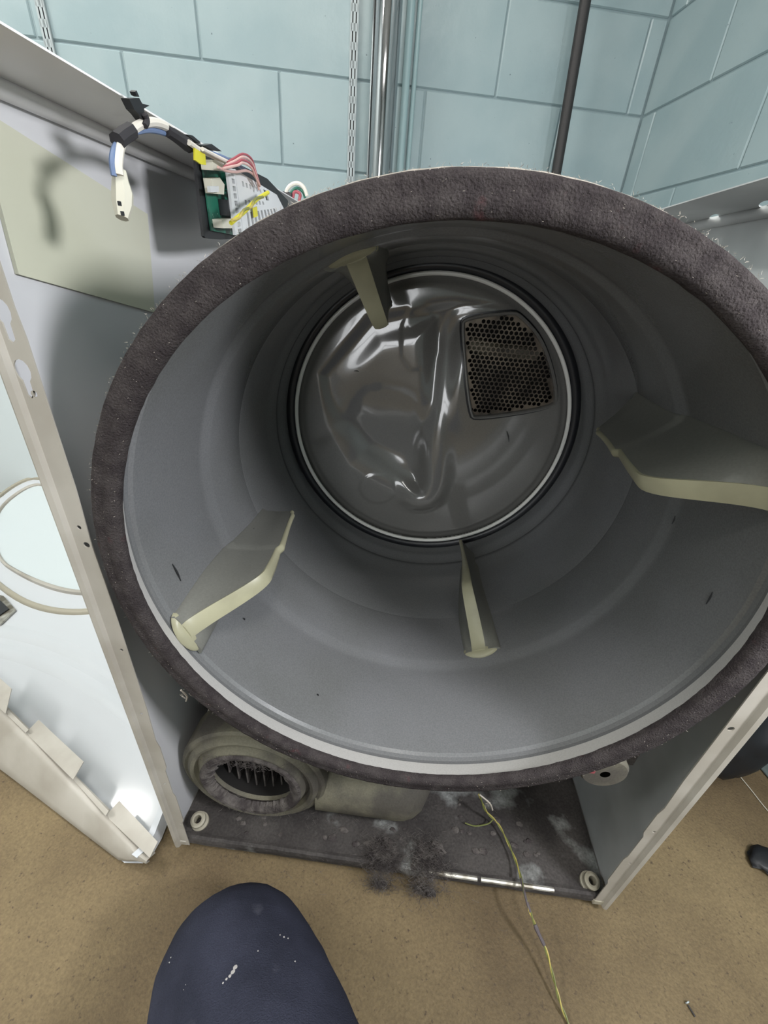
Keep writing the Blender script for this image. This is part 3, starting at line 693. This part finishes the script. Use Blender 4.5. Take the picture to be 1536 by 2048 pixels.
# second small bundle showing above the drum edge
yb_ = .66
def wy(name, pts, m_, r): return MB().tube([py_(p[0], p[1], yb_+(p[2] if len(p) > 2 else 0)) for p in pts], r, 8, smooth=6).build(name, m_, har)
wy('white_wire', ((571, 400), (574, 380), (584, 369), (597, 367), (608, 376), (614, 392)), M['whitewire'], .0035)
wy('olive_wire', ((577, 402), (582, 385), (594, 376), (606, 384), (610, 396)), M['pcb'], .0025)
wy('red_wire', ((585, 400), (589, 384), (600, 388), (598, 402)), M['redwire'], .0028)
wy('tape_wrap', ((530, 395), (548, 398), (566, 396), (585, 398)), M['tape'], .010)
wy('tape_wrap', ((524, 385), (536, 392), (550, 412)), M['black'], .007)

# ------------------------------------------------------------------ removed front panel at the left
P0 = Vector((-.413, -.029, 0.004)); E = Vector((-.945, .326, 0)); TAU = radians(11)
Q = Vector((.02*cos(TAU), cos(TAU), sin(TAU))).normalized(); NP = E.cross(Q).normalized()
if NP.z < 0: NP = -NP
HF = .10; BETA = radians(62); WB = (Vector((.326, .945, 0))*cos(BETA)+Vector((0, 0, 1))*sin(BETA)).normalized()
def wallw(px, py):
    # width up the slanted bottom wall that a pixel shows
    n_ = E.cross(WB); c = pp(px, py, n_, n_.dot(P0))-P0; return c.dot(E), c.dot(WB)
PT = thing('front_panel', 'white enamel dryer front panel lying inside-up against the left side of the dryer', 'panel', P0+E*.35+Q*.3*0)
def fp(s, t, h): return P0+E*s+Q*t+NP*h
def fpp(px, py, h=0):
    c = pp(px, py, NP, NP.dot(P0)+h)-P0-NP*h
    # solve c = E s + Q t
    a, b_, d_ = E.dot(E), E.dot(Q), Q.dot(Q); x, y = c.dot(E), c.dot(Q); D = a*d_-b_*b_
    return ((x*d_-y*b_)/D, (y*a-x*b_)/D)
# opening outline in sheet coordinates from the visible lower arc, carried round out of view
arc = [fpp(*p) for p in ((250, 1180), (180, 1187), (140, 1184), (95, 1172), (45, 1150), (0, 1122))]
op = [arc[0][:], *arc[1:]]
s_l = arc[-1][0]+.20
op = [(arc[0][0]-.035, arc[0][1]+.05)]+op+[(s_l-.08, arc[-1][1]+.07), (s_l, arc[-1][1]+.15), (s_l, .60), (s_l-.05, .640), (.07, .795), (max(arc[0][0]-.06, .02), .76), (arc[0][0]-.06, arc[0][1]+.12)]
op = chaikin(op, 2)
LS = s_l+.05; LT = .64
sheet = MB().plate([(-.03, .012), (0, 0), (LS, 0), (LS, .66), (.0, .84), (-.044, .05)], [op], P0, E, Q, -NP, .0015)
fpanel = sheet.build('panel_sheet', M['whitegloss'], PT, angle=40)
# opening collar and stepped rings around it
cen = (sum(p[0] for p in op)/len(op), sum(p[1] for p in op)/len(op))
def grow(P, d): return [(p[0]+(p[0]-cen[0])/math.hypot(p[0]-cen[0], p[1]-cen[1])*d, p[1]+(p[1]-cen[1])/math.hypot(p[0]-cen[0], p[1]-cen[1])*d) for p in P]
def bead(name, d, prof, m_):
    n_ = len(op); k = len(prof); rr = []
    for (a, h) in prof: rr.append([fp(*q, h) for q in grow(op, d+a)])
    MB().add([rr[j][i] for i in range(n_) for j in range(k)], [(i*k+j, i*k+(j+1) % k, ((i+1) % n_)*k+(j+1) % k, ((i+1) % n_)*k+j) for i in range(n_) for j in range(k)]).build(name, m_, PT, angle=50)
bead('opening_collar', .0, [(-.004, -.004), (-.004, .007), (0, .010), (.006, .009), (.008, 0)], M['flange'])
bead('outer_seam', .052, [(0, 0), (.002, .006), (.008, .008), (.014, .005), (.016, 0)], M['grommet'])
dn = grow(op, -.004); hh_ = .004
MB().slab([fp(*q, .0005) for q in dn], NP*.003).build('door', M['doorwhite'], PT, angle=30)
# pressed ridges nearer the bottom edge
for t0, am in ((.20, .004), (.155, .0035)):
    rg = []
    for i in range(25):
        s = .02+.62*i/24; t = t0+.05*((s-.28)/.34)**2*-1+.03
        rg.append([fp(s, t+a, h) for a, h in ((-.016, .0), (-.008, am*.7), (0, am), (.008, am*.7), (.016, .0))])
    MB().loft(rg, cap=False).build('pressed_ridge', M['whitegloss'], PT, angle=80)
# perimeter flange: bottom wall with return lips
WN2 = E.cross(WB).normalized()
if WN2.z < 0: WN2 = -WN2
def ww(s_): return .034+.185*(min(max(s_, -.03), .45)+.034)
def bw(s, a, o): return P0+E*s+WB*a+WN2*o
bf = MB(); rg = []
for i in range(61):
    s_ = -.045+(LS+.045)*i/60; W_ = ww(s_); r_ = ss(-.047, .012, s_); lo_w = .016*(1-r_)*0+.8*W_*(1-r_)   # rounded corner
    rg.append([bw(s_, lo_w+(W_-lo_w)*a, o) for a, o in ((0, 0), (.06, .004), (.25, .006), (.88, .0065), (.97, .004), (1, -.001), (.985, -.010), (.965, -.010), (.95, -.001), (.85, .004), (.25, .0035), (.05, -.002))])
bf.loft(rg); bf.build('bottom_wall', M['flange'], PT, angle=50)
def tab(quad, lift=0):
    s0 = wallw(*quad[0])[0]; top = bw(s0, ww(s0), -.004); d_ = NP.dot(top)+lift
    MB().slab([pp(*q, NP, d_) for q in quad], NP*.0014).build('fixing_tab', M['flange'], PT, angle=0)
tab(((212, 1632), (239, 1602), (316, 1684), (300, 1716))); tab(((52, 1466), (78, 1440), (168, 1524), (147, 1560))); tab(((-60, 1365), (-40, 1320), (24, 1378), (12, 1428)))
tab(((147, 1560), (152, 1553), (218, 1622), (212, 1632))); tab(((12, 1428), (18, 1420), (58, 1460), (52, 1466)))
sf = MB()   # right-hand wall alongside the dryer
rw = [(-.032, .014, .0), (-.040, .026, .0), (-.044, .05, .0), (.0, LT, .0)]
sf.add([fp(s, t, h) for s, t, _ in rw for h in (-.0015, HF*.30)], [(i*2, i*2+2, i*2+3, i*2+1) for i in range(3)])
sf.add([fp(s+.0015, t+.001, h) for s, t, _ in rw for h in (-.0015, HF*.30)], [(i*2, i*2+2, i*2+3, i*2+1) for i in range(3)])
sf.add([fp(s+d_, t, HF*.30+(.001 if d_ else 0)) for s, t, _ in rw for d_ in (0, .010)], [(i*2, i*2+2, i*2+3, i*2+1) for i in range(3)])
sf.build('side_wall', M['whitegloss'], PT, angle=50)
# latch plate
lat = [fpp(*p) for p in ((-40, 1180), (10, 1195), (34, 1222), (0, 1255), (-40, 1262))]
lp = MB().slab([fp(*q, .002) for q in lat], NP*.004).build('latch_plate', M['edge'], PT, angle=0)
lat2 = [fpp(*p) for p in ((-30, 1195), (6, 1206), (22, 1222), (-4, 1240), (-30, 1245))]
MB().slab([fp(*q, .0062) for q in lat2], NP*.003).build('latch_slot', M['black'], lp, angle=0)
# prop under the far end of the panel
pr = fp(.60, .45, -.004); bx = thing('foam_block', 'black foam block under the left end of the loose front panel', 'block', (pr.x, pr.y, 0))
MB().box((pr.x, pr.y, (pr.z-.016)/2), (.16, .1, pr.z-.016), bev=.006).build('block_body', M['black'], bx)

# ------------------------------------------------------------------ removed top panel leaning on the back wall
tb0 = wf(-1.42, 1.13, .002); up_ = (WN*sin(radians(8))+Vector((0, 0, cos(radians(8))))).normalized(); fn = WT.cross(up_).normalized()
tpn = thing('top_panel', 'white enamel dryer top leaning on the back wall left of the dryer', 'panel', wf(-.95, .98, 0))
def tpw(a, b_, o): return tb0+WT*a+up_*b_+fn*o
MB().slab([tpw(a, b_, .0) for a, b_ in chaikin([(0, 0), (.78, 0), (.78, .95), (0, .95)], 3)], fn*.0015).build('top_sheet', M['doorwhite'], tpn, angle=0)
for a0, b0, a1, b1 in ((0.05, 0, .73, 0), (.05, .95, .73, .95), (0, .08, 0, .87), (.78, .08, .78, .87)):
    d = Vector((a1-a0, b1-b0)); MB().slab([tpw(a0, b0, 0), tpw(a1, b1, 0), tpw(a1, b1, -.03), tpw(a0, b0, -.03)], (up_ if d.x else WT)*.0015*(1 if (b0 == 0 and d.x) or (a0 == 0 and not d.x) else -1)).build('turned_rim', M['doorwhite'], tpn, angle=0)

# ------------------------------------------------------------------ sensor wire out of the base, string, rubbish
wpts = [pz_(958, 1588, .10), pz_(972, 1622, .06), pz_(996, 1648, .045), pz_(1018, 1690, .042), pz_(1036, 1735, .045), pz_(1050, 1790, .058), pz_(1062, 1828, .055), pz_(1075, 1862, .045), pz_(1092, 1900, .035), pz_(1108, 1960, .02), pz_(1122, 2010, .01), pz_(1142, 2060, .004), pz_(1175, 2160, .004)]
def smoothpath(p, k=10):
    out = []
    for i in range(len(p)-1):
        a, b_, c_, d_ = p[max(i-1, 0)], p[i], p[i+1], p[min(i+2, len(p)-1)]
        for j in range(k):
            t = j/k; out.append(.5*((2*b_)+(c_-a)*t+(2*a-5*b_+4*c_-d_)*t*t+(3*b_-a-3*c_+d_)*t**3))
    return out+[p[-1]]
sp = smoothpath(wpts)
sw = thing('sensor_wire', 'twisted yellow and green wire hanging over the front lip onto the floor', 'wire', sp[60])
for ph, m_, nm in ((0, 'yellowwire', 'yellow_strand'), (pi, 'olivewire', 'green_strand')):
    q = []
    for i, p in enumerate(sp):
        t = (sp[min(i+1, len(sp)-1)]-sp[max(i-1, 0)]).normalized(); u = t.orthogonal().normalized(); v = t.cross(u); a = i*.42+ph
        q.append(p+(u*cos(a)+v*sin(a))*.0011)
    MB().tube(q, .00105, 6).build(nm, M[m_], sw)
i0, i1 = 66, 79
MB().tube(sp[i0:i1], [.0024, .0034, .0026, .0024, .0026, .0022], 8).build('shrink_sleeve', M['sleeve'], sw)
MB().tube(sp[44:60], [.0016, .0021, .0020, .0023, .0018], 8).build('brown_sleeve', M['sleeve'], sw)
q = [pz_(930, 1646, .036), pz_(950, 1652, .036), pz_(975, 1648, .04), pz_(985, 1640, .045)]
MB().tube(smoothpath(q, 6), .0011, 6).build('loose_strand', M['olivewire'], sw)
st = thing('thin_string', 'thin pale string lying on the floor at the right edge', 'string', pz_(1500, 1575, .0))
MB().tube([pz_(1440, 1505, .002), pz_(1457, 1525, .002), pz_(1500, 1577, .002), pz_(1536, 1622, .002), pz_(1600, 1690, .002)], .0009, 6, smooth=5).build('string_strand', M['ivory'], st)

for (pxy, z, r, lab) in (((762, 1728), .036, .016, 'grey lint clump on the front lip, left of the pair'), ((850, 1738), .036, .021, 'larger grey lint clump on the front lip, right of the pair')):
    c = pz_(*pxy, z); c.y = .006; t_ = thing('lint_clump', lab, 'lint', (c.x, c.y, .02)); g = MB()
    for k in range(9): g.add(*lump(c+Vector((random.uniform(-1, 1)*r, random.uniform(-.5, 1.9)*r, .0)), r*random.uniform(.16, .34), k*3.1+r*100, (1.3, 1.2, .5), 2, .8))
    g.build('lint_mass', M['lint'], t_, angle=0)
    g = MB(); fibres(g, c+Vector((0, .006, .001)), (r*.8, r*.9, r*.4), 1500, .013)
    for k in range(26):
        p = c+Vector((random.uniform(-1, 1)*r, random.uniform(-.3, 1.5)*r, random.uniform(0, .4)*r)); q = [p]
        for j in range(5): q.append(q[-1]+Vector((random.uniform(-1, 1), random.uniform(-1, .8), random.uniform(-.5, .6)))*.0065)
        g.tube(q, .00055, 4, smooth=3)
    tag(g.build('lint_fibres', M['lint'], t_, angle=0, fixn=False), kind='stuff')
    g = MB()
    for k in range(3): g.add(*lump((c.x+random.uniform(-.5, .8)*r, -.006-random.random()*.006, .006), r*.22, k*2.2+9, (1.3, 1, .7), 2, .8))
    fibres(g, (c.x, -.008, .004), (r*.6, .005, .006), 420, .011); tag(g.build('fallen_lint', M['lint'], t_, angle=0, fixn=False), kind='stuff')
# loose lint dust on the base, uncountable
g = MB()
for k in range(60):
    x, y = random.uniform(-.30, .25), random.triangular(.015, .2, .03); g.add(*lump((x, y, ZB+.001), random.uniform(.002, .006), k*1.7, (1.4, 1, .35), 1, .6))
fibres(g, (-.02, .06, ZB+.002), (.14, .05, .004), 500, .012)
tag(g.build('base_lint', M['lint'], base, angle=0, fixn=False), 'scattered lint tufts in the base', kind='stuff')
# hanging lint threads below the rim
for (a, b_) in (((362, 1380), (372, 1402)), ((960, 1590), (985, 1620))):
    g = MB(); p, q = py_(*a, .0), py_(*b_, .01); g.tube([p, p.lerp(q, .5)+Vector((.004, 0, 0)), q], .0011, 5, smooth=4); fibres(g, p.lerp(q, .6), (.002, .002, .003), 16, .004)
    tag(g.build('lint_thread', M['fuzz'], drum, angle=0, fixn=False), kind='stuff')
# dark fibres stuck inside the drum
def cyl(px, py, R_):
    D = ray(px, py); o = CAM-Vector((RX, 0, AX)); a = D.x**2+D.z**2; b_ = 2*(o.x*D.x+o.z*D.z); c = o.x**2+o.z**2-R_*R_
    t = (-b_+math.sqrt(b_*b_-4*a*c))/2/a; return CAM+D*t
for p, q, rr in (((1014, 862), (1018, 884), 0), ((1412, 1208), (1425, 1184), .2975), ((1000, 1080), (1038, 1078), .2925), ((998, 1108), (1028, 1108), .2925), ((345, 1128), (362, 1162), .2975), ((486, 1236), (490, 1240), .2975), ((634, 1388), (637, 1392), .2975), ((1344, 1048), (1350, 1032), .2925), ((888, 1326), (902, 1330), .2975), ((708, 742), (718, 743), 0)):
    if rr: a_, b_ = cyl(*p, rr), cyl(*q, rr)
    else: a_, b_ = py_(*p, YB-.0195), py_(*q, YB-.0195)
    MB().tube([a_, a_.lerp(b_, .5)+Vector((.0006, 0, .0006)), b_], [.0004, .0011, .0004], 6, smooth=3).build('dark_fibre', M['black'], drum if rr else bulk)
# black bag and small dark heap at the right
g = MB().add(*lump((.645, .32, .115), .112, 3.3, (1.0, 1.05, 1.1), 4, .14)); g.v = [Vector((min(v.x, .738), v.y, max(v.z, .001))) for v in g.v]
t_ = thing('plastic_bag', 'black plastic bag on the floor between the dryer and right wall', 'bag', (.645, .32, 0)); g.build('bag_body', M['bag'], t_, angle=60)
MB().add(*lump((.645, .32, .245), .035, 8.3, (1, .8, 1.1), 3, .4)).build('bag_knot', M['bag'], t_, angle=60)
c = pz_(1530, 1722, .006); t_ = thing('black_rag', 'small crumpled black rag on the floor at the right edge', 'rag', (c.x, c.y, 0))
g = MB().add(*lump((c.x+.01, c.y, .008), .03, 5.5, (1.25, .8, .3), 3, .3)); g.v = [Vector((v.x, v.y, max(v.z, .0005))) for v in g.v]; g.build('rag_cloth', M['bag'], t_, angle=60)
c = pz_(1376, 2010, .002); t_ = thing('screw', 'tiny dark screw lying on the floor near the lower right', 'screw', (c.x, c.y, 0))
MB().tube([c+Vector((0, 0, 0)), c+Vector((.004, -.010, 0))], .0011, 8).build('screw_shank', M['pipe'], t_)
MB().lathe([(.0001, 0), (.0028, .0004), (.0030, .0018), (.0001, .0019)], c+Vector((0, .001, .0012)), (-.35, .9, .1), 12).build('screw_head', M['steel'], t_)

# ------------------------------------------------------------------ kneeling person (thigh, knee, shin and boot)
per = thing('person', 'person kneeling in dark navy work trousers, only one knee and thigh in view', 'person', (-.17, -.35, 0))
K = pd(470, 1950, .545); K.z = max(K.z, .088)
T2 = pd(492, 2060, .45)
dirn = (T2-K).normalized()
hip = K+dirn*.50; mid = K+dirn*.2
def leg():
    sp_ = [hip, K+dirn*.36, mid, K+dirn*.10, K+dirn*.03, K+Vector((0.0, -.015, -.018)), K+Vector((.012, -.08, -.022)), K+Vector((.02, -.18, -.022)), K+Vector((.025, -.30, -.028)), K+Vector((.028, -.40, -.034))]
    rr = [.110, .106, .098, .091, .087, .070, .064, .062, .053, .047]
    n_ = 36; rings = []; pts = []; rad = []
    for i in range(len(sp_)-1):
        a, b_, c_, d_ = sp_[max(i-1, 0)], sp_[i], sp_[i+1], sp_[min(i+2, len(sp_)-1)]
        for j in range(6):
            t = j/6; pts.append(.5*((2*b_)+(c_-a)*t+(2*a-5*b_+4*c_-d_)*t*t+(3*b_-a-3*c_+d_)*t**3)); rad.append(rr[i]+(rr[i+1]-rr[i])*t)
    pts.append(sp_[-1]); rad.append(rr[-1])
    return pts, rad
# thigh, knee and calf as one continuous surface made with a skin of spheres swept and remeshed
pts, rad = leg()
mb_ = bpy.data.metaballs.new('leg_field'); mb_.resolution = .012; mb_.render_resolution = .012; mb_.threshold = .02
mo = bpy.data.objects.new('leg_field', mb_); C.objects.link(mo)
for p, r_ in zip(pts, rad):
    e = mb_.elements.new(); e.co = p; e.radius = r_*1.12; e.stiffness = 4
bpy.context.view_layer.update()
dg = bpy.context.evaluated_depsgraph_get(); me = bpy.data.meshes.new_from_object(mo.evaluated_get(dg))
vs = [v.co.copy() for v in me.vertices]; fs = [tuple(p.vertices) for p in me.polygons]
bpy.data.objects.remove(mo); bpy.data.metaballs.remove(mb_)
for i, v in enumerate(vs):      # cloth folds
    k = .0035*noise.noise(Vector((v.x*16, v.y*11, v.z*16)))+.0015*noise.noise(v*45); ax = min(pts, key=lambda q: (q-v).length); vs[i] = v+(v-ax).normalized()*k
    vs[i].z = max(vs[i].z, .002)
if vs:
    MB().add(vs, fs).build('trousers', M['cloth'], per, angle=80)
0 and print('KNEE', K, T2, hip, len(vs), min(v.z for v in vs) if vs else 0)
A = pts[-1]
ft = []
for u, (hw, hh, dz) in enumerate(((.040, .045, .0), (.042, .050, -.002), (.040, .042, -.004), (.044, .034, -.006), (.047, .030, -.008), (.044, .026, -.010), (.030, .018, -.012), (.01, .008, -.012))):
    c = A+Vector((.0, .02-u*.036, 0)); c.z = max(hh+.004, A.z+dz-.005)
    ft.append([c+Vector((hw*cos(t), 0, hh*sin(t))) for t in [k*pi/10 for k in range(20)]])
MB().loft(ft).build('boot', M['boot'], per, angle=60)
# dried paint drip on the knee
import bmesh
from mathutils.bvhtree import BVHTree
if vs:
    bvh = BVHTree.FromPolygons(vs, fs)
    for blob in ([(470, 1935, 8), (466, 1944, 9), (460, 1952, 6), (453, 1958, 4), (446, 1966, 3)], [(516, 1902, 2)], [(590, 1923, 2.5)], [(560, 1870, 2), (568, 1874, 3), (576, 1877, 3)], [(342, 1915, 2), (339, 1925, 2)], [(372, 1970, 2), (368, 1980, 1.6)]):
        g = MB()
        for x_, y_, r_ in blob:
            d_ = ray(x_, y_).normalized(); hit = bvh.ray_cast(CAM, d_)
            if hit[0]:
                k = r_*(hit[0]-CAM).dot(_f)/FPX; e1 = hit[1].orthogonal().normalized(); e2 = hit[1].cross(e1)
                c_ = hit[0]
                vv = [c_+hit[1]*.0012]+[c_+(e1*cos(t)+e2*sin(t))*k*(1+.25*noise.noise(Vector((t, x_, 0))))-hit[1]*.0008 for t in [q*2*pi/12 for q in range(12)]]
                g.add(vv, [(0, 1+i, 1+(i+1) % 12) for i in range(12)])
        if g.v: g.build('paint_spot', M['paint'], per, angle=60, fixn=False)
